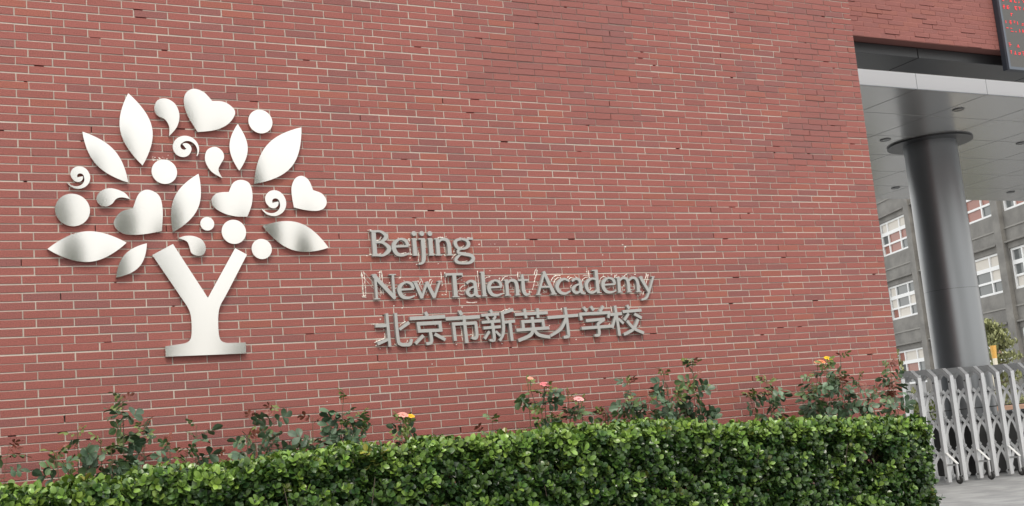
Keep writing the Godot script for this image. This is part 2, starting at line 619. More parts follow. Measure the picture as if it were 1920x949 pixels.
func emblem() -> void:
	steel_face = mat(0.69, 0.67, 0.635, 0.165, 1.0)
	steel_face.uv1_triplanar = true
	steel_face.uv1_world_triplanar = true
	steel_face.uv1_scale = Vector3(0.8, 0.8, 0.8)
	steel_face.normal_enabled = true
	steel_face.normal_texture = waves
	steel_face.normal_scale = 0.02
	steel_side = mat(0.69, 0.67, 0.635, 0.25, 1.0)
	var leaves := [
		[0.696, 4.147, 0.778, 3.589, 0.125, -0.112, "tall upright steel leaf left of the top comma drop"],
		[0.355, 3.834, 0.668, 3.455, 0.086, -0.088, "steel leaf slanting down right above the left curl"],
		[1.520, 3.942, 1.512, 3.566, 0.074, -0.070, "small upright steel leaf below the top right disc"],
		[2.038, 3.937, 1.624, 3.463, 0.139, -0.117, "broad steel leaf leaning right at the tree's upper right"],
		[1.194, 3.534, 0.979, 3.077, 0.099, -0.093, "steel leaf in the middle between the two inner hearts"],
		[0.086, 2.954, 0.638, 2.998, 0.108, -0.119, "wide level steel leaf at the tree's lower left"],
		[0.784, 2.993, 0.553, 2.738, 0.072, -0.064, "small slanting steel leaf just left of the Y trunk"],
		[1.671, 3.128, 2.199, 2.951, 0.118, -0.110, "wide drooping steel leaf at the tree's lower right"]]
	for q in leaves:
		var a := Vector2(q[0], q[1])
		var b := Vector2(q[2], q[3])
		steel_piece("steel_leaf", leaf_outline(a, b, q[4], q[5]), (a + b) / 2.0 + Vector2(-(b - a).y, (b - a).x).normalized() * (q[4] + q[5]) / 2.0, q[6], 0.55)
	var discs := [
		[1.705, 3.971, 0.097, "plain steel disc at the top right beside the large heart"],
		[0.937, 3.544, 0.095, "steel disc with chipped sealant above, left of the middle leaf"],
		[0.267, 3.242, 0.121, "largest steel disc at the tree's far left"],
		[1.241, 3.143, 0.053, "smallest steel disc right of the middle leaf's tip"],
		[1.443, 3.080, 0.095, "steel disc under the right inner heart"],
		[1.654, 2.944, 0.080, "greyer steel disc above the right arm of the Y trunk"]]
	for q in discs:
		var out := []
		for p in disc(q[2]):
			out.append(p + Vector2(q[0], q[1]))
		steel_piece("steel_disc", out, Vector2(q[0], q[1]), q[3], 0.4)
	var hearts := [
		[[1.205, 3.865, 1.134, 3.992, 1.110, 4.099, 1.130, 4.174, 1.190, 4.211, 1.267, 4.188, 1.329, 4.121, 1.421, 4.118, 1.492, 4.071, 1.502, 4.017, 1.444, 3.939, 1.343, 3.887], [0, 6], Vector2(1.28, 4.03), "large steel heart tilted right at the top of the tree"],
		[[0.898, 3.086, 0.911, 3.248, 0.889, 3.358, 0.810, 3.402, 0.741, 3.369, 0.694, 3.259, 0.608, 3.232, 0.555, 3.162, 0.567, 3.105, 0.637, 3.061, 0.759, 3.061], [0, 5], Vector2(0.76, 3.19), "steel heart tilted left beside the far left disc, greyer left lobe"],
		[[1.555, 3.200, 1.594, 3.294, 1.606, 3.389, 1.584, 3.469, 1.519, 3.493, 1.458, 3.467, 1.421, 3.395, 1.329, 3.384, 1.282, 3.331, 1.303, 3.271, 1.373, 3.226, 1.463, 3.202], [0, 6], Vector2(1.47, 3.32), "steel heart tilted left, right of the middle leaf"],
		[[1.934, 3.278, 1.924, 3.366, 1.927, 3.448, 1.962, 3.515, 2.019, 3.536, 2.072, 3.500, 2.102, 3.421, 2.177, 3.391, 2.210, 3.329, 2.183, 3.273, 2.118, 3.251, 2.021, 3.258], [0, 6], Vector2(2.04, 3.37), "steel heart tilted right at the tree's right edge"]]
	for q in hearts:
		steel_piece("steel_heart", shape(q[0], q[1]), q[2], q[3], 0.5)
	var drops := [
		[[0.985, 3.823, 1.049, 3.902, 1.071, 3.996, 1.042, 4.082, 0.974, 4.121, 0.910, 4.102, 0.884, 4.040, 0.904, 3.984, 0.960, 3.955, 0.989, 3.899], Vector2(1.006, 3.985), "steel comma drop at the top, left of the large heart"],
		[[1.377, 3.502, 1.299, 3.550, 1.257, 3.616, 1.251, 3.676, 1.276, 3.730, 1.335, 3.752, 1.386, 3.720, 1.398, 3.667, 1.367, 3.612, 1.349, 3.565], Vector2(1.318, 3.645), "steel comma drop left of the small upright leaf"],
		[[0.676, 3.329, 0.632, 3.380, 0.543, 3.409, 0.476, 3.390, 0.438, 3.342, 0.449, 3.292, 0.496, 3.270, 0.544, 3.289, 0.576, 3.328, 0.618, 3.341], Vector2(0.535, 3.357), "level steel comma drop whose tail points at the left heart"],
		[[1.017, 3.032, 1.068, 3.048, 1.132, 3.047, 1.194, 3.018, 1.220, 2.960, 1.204, 2.908, 1.160, 2.895, 1.112, 2.915, 1.098, 2.960, 1.079, 3.006], Vector2(1.135, 3.005), "steel comma drop between the arms of the Y trunk"]]
	for q in drops:
		steel_piece("steel_drop", shape(q[0], [0]), q[1], q[2], 0.5)
	var curls := [
		[1.108, 3.731, 0.090, -0.62, "steel curl below the top comma drop"],
		[0.311, 3.488, 0.078, 3.66, "steel curl at the tree's far left above the largest disc"],
		[1.766, 3.314, 0.096, 3.66, "steel curl between the two right hearts"]]
	for q in curls:
		var out := []
		for p in spiral(q[2] * 1.12, q[3]):
			out.append(p + Vector2(q[0], q[1]))
		steel_piece("steel_curl", out, Vector2(q[0], q[1]), q[4], 0.3)
	var y := [0.819, 2.904, 0.975, 2.987, 1.216, 2.571, 1.445, 2.952, 1.535, 2.901, 1.365, 2.606, 1.308, 2.511, 1.287, 2.428, 1.284, 2.300, 1.300, 2.242, 1.344, 2.223, 1.487, 2.221, 1.485, 2.137, 0.883, 2.141, 0.883, 2.218, 1.029, 2.234, 1.067, 2.258, 1.082, 2.320, 1.082, 2.435, 1.061, 2.505, 1.015, 2.583]
	steel_piece("steel_tree", shape(y, [0, 1, 2, 3, 4, 10, 11, 12, 13, 14, 15]), Vector2(1.185, 2.4), "steel trunk shaped like a letter Y with a flat foot", 0.12)


# ------------------------------------------------------------------ the lettering
func glyph(ch: String) -> Array:                               # strokes: points (across, up, width); capitals are 1 high
	match ch:
		"B": return [[.17, 1, .17, .17, 0, .17], [.0, .975, .06, .3, .955, .09], [.02, .025, .05, .3, .04, .08], [.17, .955, .09, .52, .95, .09, .79, .77, .15, .55, .56, .1, .2, .54, .08], [.25, .54, .08, .62, .51, .1, .9, .28, .17, .6, .045, .1, .2, .045, .09]]
		"e": return [[.1, .365, .08, .93, .385, .08], [.91, .39, .13, .8, .59, .13, .5, .66, .08, .2, .53, .14, .1, .32, .17, .25, .09, .15, .58, .03, .1, .95, .1, .06]]
		"i": return [[.55, .69, .16, .55, 0, .16], [.1, .66, .05, .6, .66, .07], [.12, .025, .05, 1, .025, .05]]
		"j": return [[.7, .69, .16, .7, .05, .16, .62, -.17, .15, .4, -.29, .09, .0, -.33, .05], [.2, .66, .05, .7, .66, .07]]
		"n": return [[.17, .69, .15, .17, 0, .15], [.0, .66, .05, .2, .66, .06], [.2, .5, .06, .42, .64, .1, .7, .62, .14, .82, .45, .16, .83, .2, .16, .83, 0, .16], [.0, .022, .045, .38, .022, .045], [.66, .022, .045, 1, .022, .045]]
		"g": return [[.42, .66, .09, .16, .6, .11, .09, .46, .15, .2, .3, .12, .42, .26, .08, .66, .32, .11, .76, .46, .15, .66, .6, .11, .42, .66, .09], [.6, .6, .07, .78, .66, .08, 1, .665, .1], [.35, .27, .07, .2, .19, .1, .24, .09, .12, .5, .05, .13, .84, -.01, .14, .93, -.15, .15, .75, -.29, .11, .4, -.32, .08, .1, -.26, .13, .06, -.14, .12, .28, .03, .08]]
		"N": return [[.14, .98, .1, .15, 0, .1], [.08, .97, .17, .9, .02, .15], [.87, 1, .1, .87, .0, .1], [.0, .98, .05, .2, .98, .06], [.72, .98, .045, 1, .98, .045], [.03, .02, .045, .28, .02, .045]]
		"w": return [[.08, .69, .15, .29, 0, .14], [.28, 0, .09, .5, .66, .09], [.48, .66, .15, .71, 0, .14], [.7, 0, .09, .94, .69, .09], [.0, .67, .04, .19, .67, .04], [.85, .67, .04, 1, .67, .04]]
		"T": return [[.0, .95, .1, 1, .95, .1], [.5, .95, .17, .5, 0, .17], [.3, .022, .045, .7, .022, .045], [.03, .9, .06, .03, .84, .04], [.97, .9, .06, .97, .84, .04]]
		"a": return [[.12, .56, .1, .38, .655, .1, .64, .6, .14, .7, .42, .16, .7, .12, .16, .8, .03, .1, .99, .02, .06], [.7, .42, .07, .38, .37, .09, .14, .2, .15, .34, .04, .11, .7, .14, .07]]
		"l": return [[.55, 1.04, .16, .55, 0, .16], [.1, 1.01, .05, .6, 1.01, .06], [.1, .024, .05, 1, .024, .05]]
		"t": return [[.42, .9, .09, .42, .5, .16, .42, .2, .16, .58, .04, .13, .98, .06, .06], [.0, .65, .08, .95, .65, .08]]
		"A": return [[.5, .98, .1, .1, 0, .09], [.46, 1, .14, .88, 0, .17], [.24, .34, .08, .74, .34, .08], [.0, .02, .045, .24, .02, .045], [.7, .02, .045, 1, .02, .045]]
		"c": return [[.95, .57, .1, .66, .66, .1, .32, .57, .14, .12, .32, .17, .3, .09, .15, .64, .03, .1, .97, .13, .06]]
		"d": return [[.8, 1.04, .16, .8, 0, .16], [.55, 1.01, .05, .8, 1.01, .06], [.78, .6, .08, .48, .65, .09, .2, .52, .14, .11, .3, .16, .25, .08, .13, .5, .04, .09, .78, .17, .07], [.75, .022, .045, 1, .022, .045]]
		"m": return [[.11, .69, .15, .11, 0, .15], [.0, .66, .05, .12, .66, .06], [.13, .5, .06, .27, .64, .1, .42, .62, .13, .49, .45, .15, .495, .2, .15, .495, 0, .15], [.51, .5, .06, .66, .64, .1, .8, .62, .13, .88, .45, .15, .885, .2, .15, .885, 0, .15], [.02, .022, .045, .22, .022, .045], [.4, .022, .045, .6, .022, .045], [.78, .022, .045, 1, .022, .045]]
		"y": return [[.08, .69, .15, .52, .03, .14], [.92, .69, .09, .5, -.06, .1, .3, -.28, .1, .0, -.34, .08], [.0, .67, .04, .24, .67, .04], [.78, .67, .04, 1, .67, .04]]
		"北": return [[.0, .64, .1, .33, .64, .1], [.33, 1, .09, .35, 0, .09], [.02, .1, .1, .34, .23, .08], [.57, 1, .09, .585, .2, .1, .65, .06, .1, .78, .04, .11, .9, .05, .1, .96, .2, .08], [.92, .7, .1, .64, .5, .08]]
		"京": return [[.45, 1, .1, .5, .88, .1], [.0, .82, .11, 1, .84, .11], [.22, .69, .1, .24, .39, .1], [.18, .65, .11, .88, .66, .11], [.83, .69, .1, .85, .39, .1], [.2, .43, .1, .88, .43, .1], [.54, .4, .1, .56, .14, .1, .52, .05, .09, .4, .04, .09], [.34, .29, .1, .1, .05, .09], [.66, .32, .1, .95, .13, .1]]
		"市": return [[.42, 1, .11, .48, .87, .11], [.0, .77, .11, 1, .8, .11], [.53, .86, .1, .56, 0, .11], [.21, .64, .1, .23, .08, .1], [.17, .6, .1, .89, .61, .1], [.86, .63, .1, .87, .25, .1, .82, .14, .1, .7, .16, .08]]
		"新": return [[.29, 1, .09, .33, .9, .09], [.0, .84, .09, .54, .86, .09], [.15, .8, .08, .22, .68, .08], [.43, .8, .08, .35, .68, .08], [.0, .62, .09, .56, .64, .09], [.03, .44, .09, .56, .46, .09], [.31, .64, .1, .33, .12, .1, .28, .04, .08, .18, .06, .07], [.2, .33, .08, .04, .1, .08], [.39, .32, .08, .52, .17, .08], [.98, .98, .1, .64, .88, .09], [.63, .92, .09, .64, .5, .1, .6, .22, .09, .48, .02, .08], [.62, .59, .09, 1, .62, .1], [.84, .6, .1, .86, 0, .1]]
		"英": return [[.0, .83, .1, 1, .85, .1], [.3, 1, .1, .33, .69, .09], [.7, 1, .1, .69, .69, .09], [.17, .59, .1, .87, .6, .1], [.21, .62, .1, .22, .36, .1], [.82, .62, .1, .84, .36, .1], [.51, .73, .1, .52, .33, .1], [.0, .33, .1, 1, .36, .1], [.5, .34, .1, .4, .15, .11, .03, .0, .1], [.52, .34, .1, .66, .15, .11, 1, .06, .1]]
		"才": return [[.0, .69, .1, 1, .73, .1], [.6, 1, .1, .63, .2, .1, .6, .06, .1, .46, .04, .09], [.6, .66, .1, .4, .32, .1, .04, .1, .08]]
		"学": return [[.15, .98, .1, .24, .85, .1], [.38, 1, .1, .46, .87, .1], [.78, 1, .09, .65, .82, .1], [.02, .78, .1, .04, .56, .1], [.0, .76, .1, .98, .78, .1], [.93, .79, .1, .9, .6, .09], [.18, .54, .1, .78, .57, .1], [.76, .56, .09, .54, .42, .1], [.02, .3, .1, 1, .33, .1], [.54, .44, .1, .56, .14, .1, .52, .05, .09, .4, .05, .08]]
		"校": return [[.0, .71, .1, .37, .73, .1], [.18, 1, .1, .23, 0, .1], [.16, .66, .09, .02, .26, .09], [.24, .56, .09, .39, .4, .09], [.56, 1, .1, .62, .88, .1], [.4, .79, .1, 1, .82, .1], [.58, .72, .09, .42, .5, .09], [.76, .7, .1, .98, .56, .1], [.86, .52, .1, .68, .2, .1, .36, .03, .09], [.5, .48, .1, .7, .22, .1, 1, .05, .1]]
	return []


func stroke_path(s: Array, wide: float, cap: float) -> Array:  # (x, y, width) in metres along one stroke
	var ctrl := []
	for i in range(0, s.size(), 3):
		ctrl.append(Vector3(s[i] * wide, s[i + 1] * cap, s[i + 2] * cap))
	return smooth(ctrl, 7) if ctrl.size() > 2 else ctrl


func edges(path: Array) -> Array:                              # left and right edge of a stroke
	var l := []
	var r := []
	for i in path.size():
		var a: Vector3 = path[maxi(i - 1, 0)]
		var b: Vector3 = path[mini(i + 1, path.size() - 1)]
		var d := Vector2(b.x - a.x, b.y - a.y).normalized()
		var nrm: Vector2 = Vector2(-d.y, d.x) * path[i].z / 2.0
		l.append(Vector2(path[i].x, path[i].y) + nrm)
		r.append(Vector2(path[i].x, path[i].y) - nrm)
	return [l, r]


func add_stroke(face: SurfaceTool, side: SurfaceTool, path: Array, z0: float, z1: float) -> void:
	var lr := edges(path)
	var l: Array = lr[0]
	var r: Array = lr[1]
	var n := path.size()
	for i in n - 1:
		quad(face, v3(r[i], z1), v3(r[i + 1], z1), v3(l[i + 1], z1), v3(l[i], z1))
		quad(side, v3(r[i], z0), v3(r[i + 1], z0), v3(r[i + 1], z1), v3(r[i], z1))
		quad(side, v3(l[i + 1], z0), v3(l[i], z0), v3(l[i], z1), v3(l[i + 1], z1))
	quad(side, v3(l[0], z0), v3(r[0], z0), v3(r[0], z1), v3(l[0], z1))
	quad(side, v3(r[n - 1], z0), v3(l[n - 1], z0), v3(l[n - 1], z1), v3(r[n - 1], z1))


func v3(p: Vector2, z: float) -> Vector3:
	return Vector3(p.x, p.y, z)


func letter(called: String, ch: String, x0: float, x1: float, base: float, cap: float, label: String, category: String, group: String, m: Array) -> Node3D:
	var t := thing(called, label, category, group, Vector3(x0, base, 0))
	var face := tool()
	var side := tool()
	var k := 0
	for s in glyph(ch):
		add_stroke(face, side, stroke_path(s, x1 - x0, cap), 0.003, 0.033 + 0.0005 * k)
		k += 1
	put("face", face.commit(), m[0], t)
	put("edge", side.commit(), m[1], t)
	if ch in ["i", "j"]:
		var dx := (0.60 if ch == "i" else 0.66) * (x1 - x0)
		put("dot", bevelled_disc(0.0215, 0.030), m[0], t, Transform3D(Basis(), Vector3(dx, 0.87 * cap, 0.003)))
	return t


func bevelled_disc(r: float, h: float) -> Mesh:
	var st := tool()
	var seg := 24
	for k in seg:
		var a := Vector2.from_angle(TAU * k / seg)
		var b := Vector2.from_angle(TAU * (k + 1) / seg)
		quad(st, v3(a * r, 0), v3(b * r, 0), v3(b * r, h - 0.002), v3(a * r, h - 0.002))
		quad(st, v3(a * r, h - 0.002), v3(b * r, h - 0.002), v3(b * (r - 0.002), h), v3(a * (r - 0.002), h))
		tri(st, v3(a * (r - 0.002), h), v3(b * (r - 0.002), h), Vector3(0, 0, h))
	return st.commit()


func lettering() -> void:
	var m := [mat(0.36, 0.355, 0.34, 0.45, 0.5), mat(0.36, 0.355, 0.34, 0.6, 0.5)]
	var one := "raised grey letters of the word on the top line"
	var two := "raised grey letters of the three words on the middle line"
	var three := "raised grey characters of the bottom line"
	for q in [["B", 2.565, 2.738, "grey metal capital B that starts the top line"], ["e", 2.746, 2.904, "grey metal e right after the capital B"], ["i", 2.923, 2.972, "grey metal i between the e and the j on the top line"], ["j", 2.972, 3.05, "grey metal j with a hooked tail on the top line"], ["i", 3.067, 3.117, "grey metal i between the j and the n on the top line"], ["n", 3.133, 3.291, "grey metal n before the g on the top line"], ["g", 3.307, 3.492, "grey metal two-storey g that ends the top line"]]:
		letter("metal_letter", q[0], q[1], q[2], 2.879, 0.215, q[3], "letter", one, m)
	for q in [["N", 2.55, 2.762, "grey metal capital N that starts the middle line"], ["e", 2.766, 2.922, "grey metal e right after the capital N"], ["w", 2.903, 3.169, "grey metal w before the capital T"], ["T", 3.208, 3.367, "grey metal capital T on the middle line"], ["a", 3.378, 3.52, "grey metal a right after the capital T"], ["l", 3.527, 3.58, "grey metal l, the tall stroke after Ta"], ["e", 3.588, 3.737, "grey metal e between the l and the n of Talent"], ["n", 3.753, 3.9, "grey metal n before the t on the middle line"], ["t", 3.892, 3.998, "grey metal t before the capital A"], ["A", 4.055, 4.262, "grey metal capital A on the middle line"], ["c", 4.253, 4.407, "grey metal c right after the capital A"], ["a", 4.411, 4.558, "grey metal a between the c and the d"], ["d", 4.553, 4.723, "grey metal d on the middle line"], ["e", 4.73, 4.888, "grey metal e between the d and the m"], ["m", 4.888, 5.15, "grey metal m before the last letter y"], ["y", 5.14, 5.313, "grey metal y that ends the middle line"]]:
		letter("metal_letter", q[0], q[1], q[2], 2.524, 0.205, q[3], "letter", two, m)
	for q in [["北", 2.551, 2.871, "first Chinese character of the bottom line, in two halves"], ["京", 2.855, 3.173, "second Chinese character, a lid above a box and three feet"], ["市", 3.176, 3.493, "third Chinese character, a dot and lid above a hanging cloth"], ["新", 3.508, 3.822, "fourth Chinese character, the densest, of two narrow halves"], ["英", 3.829, 4.153, "fifth Chinese character, with a grass top and two spread legs"], ["才", 4.146, 4.458, "sixth Chinese character, a hooked stem with one long slash"], ["学", 4.472, 4.8, "seventh Chinese character, with three dots on its roof"], ["校", 4.79, 5.127, "last Chinese character on the right of the bottom line"]]:
		letter("metal_character", q[0], q[1], q[2], 2.136, 0.272, q[3], "character", three, m)
	# dried sealant left on the bricks by earlier letters
	var st := tool()
	for q in [["N", 2.46, 2.67], ["e", 2.70, 2.86], ["w", 2.86, 3.11], ["T", 3.12, 3.28], ["a", 3.31, 3.45], ["l", 3.48, 3.53], ["e", 3.55, 3.70], ["n", 3.72, 3.87], ["t", 3.88, 3.98], ["A", 4.0, 4.2], ["c", 4.22, 4.37], ["a", 4.39, 4.53], ["d", 4.51, 4.68], ["e", 4.70, 4.85], ["m", 4.86, 5.11], ["y", 5.11, 5.27]]:
		for s in glyph(q[0]):
			trace(st, stroke_path(s, q[2] - q[1], 0.205), Vector2(q[1], 2.550), 0.0085, 0.62)
	for q in [["B", 2.553, 2.726], ["e", 2.736, 2.894], ["i", 2.905, 2.96], ["j", 2.956, 3.035], ["i", 3.05, 3.10], ["n", 3.117, 3.275], ["g", 3.295, 3.48]]:
		for s in glyph(q[0]):
			trace(st, stroke_path(s, q[2] - q[1], 0.215), Vector2(q[1], 2.885), 0.011, 0.55)
	for q in [["北", 2.54, 2.86], ["市", 3.168, 3.485], ["新", 3.5, 3.814], ["才", 4.138, 4.45], ["校", 4.78, 5.117]]:
		for s in glyph(q[0]):
			trace(st, stroke_path(s, q[2] - q[1], 0.272), Vector2(q[1], 2.138), 0.009, 0.25)
	for k in 70:                                               # splashes
		var p := Vector2(rng.randf_range(2.5, 5.2), rng.randf_range(2.1, 3.12))
		blob(st, p, rng.randf_range(0.0025, 0.008))
	for k in 26:
		blob(st, Vector2(rng.randf_range(1.5, 7.5), rng.randf_range(1.6, 4.4)), rng.randf_range(0.002, 0.0055))
	for k in 14:
		blob(st, Vector2(3.40 + k * 0.007, 2.478 + 0.00009 * pow(k - 7, 2)), 0.006)
	for k in 18:
		blob(st, Vector2(0.86 + rng.randf() * 0.12, 3.655 + rng.randfn(0, 0.012)), rng.randf_range(0.004, 0.009))
	var o := put("sealant", st.commit(), mat(0.78, 0.74, 0.68, 0.6), get_node("brick_wall"))
	o.set_meta("kind", "stuff")


func blob(st: SurfaceTool, p: Vector2, r: float) -> void:
	var ring := []
	for k in 7:
		ring.append(p + Vector2.from_angle(TAU * k / 7.0) * r * rng.randf_range(0.6, 1.2) * Vector2(1.25, 0.9))
	for k in 7:
		tri(st, v3(ring[k], -0.001), v3(ring[(k + 1) % 7], -0.001), v3(p, 0.0045))


func trace(st: SurfaceTool, path: Array, off: Vector2, w: float, keep: float) -> void:
	for e in edges(path):
		var pts := []
		for i in e.size() - 1:                                 # short steps, so that the bead breaks irregularly
			var n := maxi(1, int(e[i].distance_to(e[i + 1]) / 0.014))
			for k in n:
				pts.append(e[i].lerp(e[i + 1], float(k) / n))
		var on := rng.randf() < keep
		for i in pts.size() - 1:
			if rng.randf() < 0.16:
				on = rng.randf() < keep
			if not on:
				continue
			var a: Vector2 = pts[i] + off + Vector2(rng.randfn(0, 0.0016), rng.randfn(0, 0.0016))
			var b: Vector2 = pts[i + 1] + off + Vector2(rng.randfn(0, 0.0016), rng.randfn(0, 0.0016))
			var d := (b - a).normalized()
			var q := Vector2(-d.y, d.x) * w * rng.randf_range(0.25, 0.65)
			quad(st, v3(a - q, -0.002), v3(b - q, -0.002), v3(b, 0.005), v3(a, 0.005))
			quad(st, v3(b + q, -0.002), v3(a + q, -0.002), v3(a, 0.005), v3(b, 0.005))


# ------------------------------------------------------------------ the sliding gate
func gate() -> void:
	var t := thing("folding_gate", "silver aluminium folding gate of chamfered frames on small wheels", "gate", "", Vector3(0, 0, -4.95))
	var alu := mat(0.60, 0.605, 0.61, 0.38, 0.45)
	var bar_mat := mat(0.55, 0.555, 0.56, 0.42, 0.5)
	var black := mat(0.015, 0.015, 0.016, 0.6)
	var rubber := mat(0.03, 0.03, 0.03, 0.7)
	var pitch := 0.3556
	# one frame: a portal across the gate, seen nearly edge-on
	var outer := [Vector2(0, 0.03), Vector2(0, 1.70), Vector2(-0.137, 1.828), Vector2(-0.523, 1.828), Vector2(-0.66, 1.70), Vector2(-0.66, 0.03)]
	var inner := [Vector2(-0.058, 0.03), Vector2(-0.058, 1.655), Vector2(-0.165, 1.745), Vector2(-0.495, 1.745), Vector2(-0.602, 1.655), Vector2(-0.602, 0.03)]
	var st := tool()
	var w := 0.040
	for i in 5:
		var o0: Vector2 = outer[i]
		var o1: Vector2 = outer[i + 1]
		var i0: Vector2 = inner[i]
		var i1: Vector2 = inner[i + 1]
		for sg in [-1.0, 1.0]:
			quad(st, Vector3(sg * w, i0.y, i0.x), Vector3(sg * w, o0.y, o0.x), Vector3(sg * w, o1.y, o1.x), Vector3(sg * w, i1.y, i1.x))
		quad(st, Vector3(-w, o0.y, o0.x), Vector3(w, o0.y, o0.x), Vector3(w, o1.y, o1.x), Vector3(-w, o1.y, o1.x))
		quad(st, Vector3(w, i0.y, i0.x), Vector3(-w, i0.y, i0.x), Vector3(-w, i1.y, i1.x), Vector3(w, i1.y, i1.x))
	for k in [0, 5]:
		var a: Vector2 = outer[k]
		var b: Vector2 = inner[k]
		quad(st, Vector3(-w, a.y, a.x), Vector3(w, a.y, a.x), Vector3(w, b.y, b.x), Vector3(-w, b.y, b.x))
	# rib pressed into the bend
	for i in 3:
		var a: Vector2 = outer[i + 1].lerp(inner[i + 1], 0.5)
		var b: Vector2 = outer[i + 2].lerp(inner[i + 2], 0.5)
		box(st, Vector3(-w - 0.003, (a.y + b.y) / 2.0, (a.x + b.x) / 2.0), Vector3(0.008, 0.014, a.distance_to(b)), Basis(Vector3.RIGHT, -atan2(b.y - a.y, b.x - a.x)))
	var fm := st.commit()
	var bolt := cylinder(0.013, 0.094, 10)
	var lay := Basis(Vector3.BACK, PI / 2.0)
	var n0 := -4
	for i in range(n0, 13):
		var x := 13.65 + i * pitch
		var f := put("frame", fm, alu, t, Transform3D(Basis(), Vector3(x, 0, 0)))
		for q in [Vector2(-0.034, 1.60), Vector2(-0.034, 0.10), Vector2(-0.62, 1.60)]:
			put("bolt", bolt, black, f, Transform3D(lay, Vector3(0, q.y, q.x)))
		if posmod(i, 2) == 1:
			# outrigger, its sloping cover and the wheel
			var og := tool()
			box(og, Vector3(0, 0.19, 0.17), Vector3(0.035, 0.24, 0.03))
			box(og, Vector3(0, 0.30, 0.06), Vector3(0.03, 0.03, 0.2), Basis(Vector3.RIGHT, 0.0))
			put("wheel_arm", og.commit(), bar_mat, f)
			put("wheel_cover", bevelled(Vector3.ZERO, Vector3(0.055, 0.012, 0.26), 0.003), mat(0.75, 0.75, 0.74, 0.4), f, Transform3D(Basis(Vector3.RIGHT, 0.72), Vector3(0, 0.40, 0.10)))
			var tor := TorusMesh.new()
			tor.inner_radius = 0.028
			tor.outer_radius = 0.068
			tor.rings = 20
			tor.ring_segments = 10
			put("wheel", tor, rubber, f, Transform3D(lay * Basis(Vector3.UP, 0.0), Vector3(0.02, 0.068, 0.17)))
			put("hub", cylinder(0.034, 0.03, 14), mat(0.10, 0.10, 0.10, 0.5), f, Transform3D(lay, Vector3(0.02, 0.068, 0.17)))
		if i == 12:
			continue
		for zz in [-0.095, -0.565]:                            # the scissors between this frame and the next
			for h in [[0.07, 0.50], [0.53, 0.99], [1.02, 1.46]]:
				for up in [0 if zz > -0.3 else 1]:
					var a := Vector3(x, h[up], zz + (0.010 if up else -0.010))
					var b := Vector3(x + pitch, h[1 - up], zz + (0.010 if up else -0.010))
					var bar := tool()
					var mid := (a + b) / 2.0 + Vector3(0, 0.0, 0)
					var sgn := 1.0 if up == 0 else -1.0
					var q1 := a.lerp(b, 0.3) + Vector3(0.022, -0.012 * sgn, 0)
					var q2 := a.lerp(b, 0.7) + Vector3(-0.022, 0.012 * sgn, 0)
					ribbon_bar(bar, smooth([a, q1, mid, q2, b], 3), 0.027, 0.008)
					put("scissor_bar", bar.commit(), bar_mat, t)
		if i > -3:
			for y in [1.40, 1.14, 0.92, 0.36]:
				put("tie_rod", boxm(Vector3(x + pitch / 2.0, y, -0.60), Vector3(pitch - 0.05, 0.016, 0.016)), black, t)


func ribbon_bar(st: SurfaceTool, pts: Array, half: float, thick: float) -> void:   # flat bar in the x-y plane
	for i in pts.size() - 1:
		var d: Vector3 = (pts[i + 1] - pts[i])
		var ang := atan2(d.y, d.x)
		box(st, (pts[i] + pts[i + 1]) / 2.0, Vector3(d.length() + 0.01, half * 2.0, thick + 0.0004 * (i % 2)), Basis(Vector3.BACK, ang))


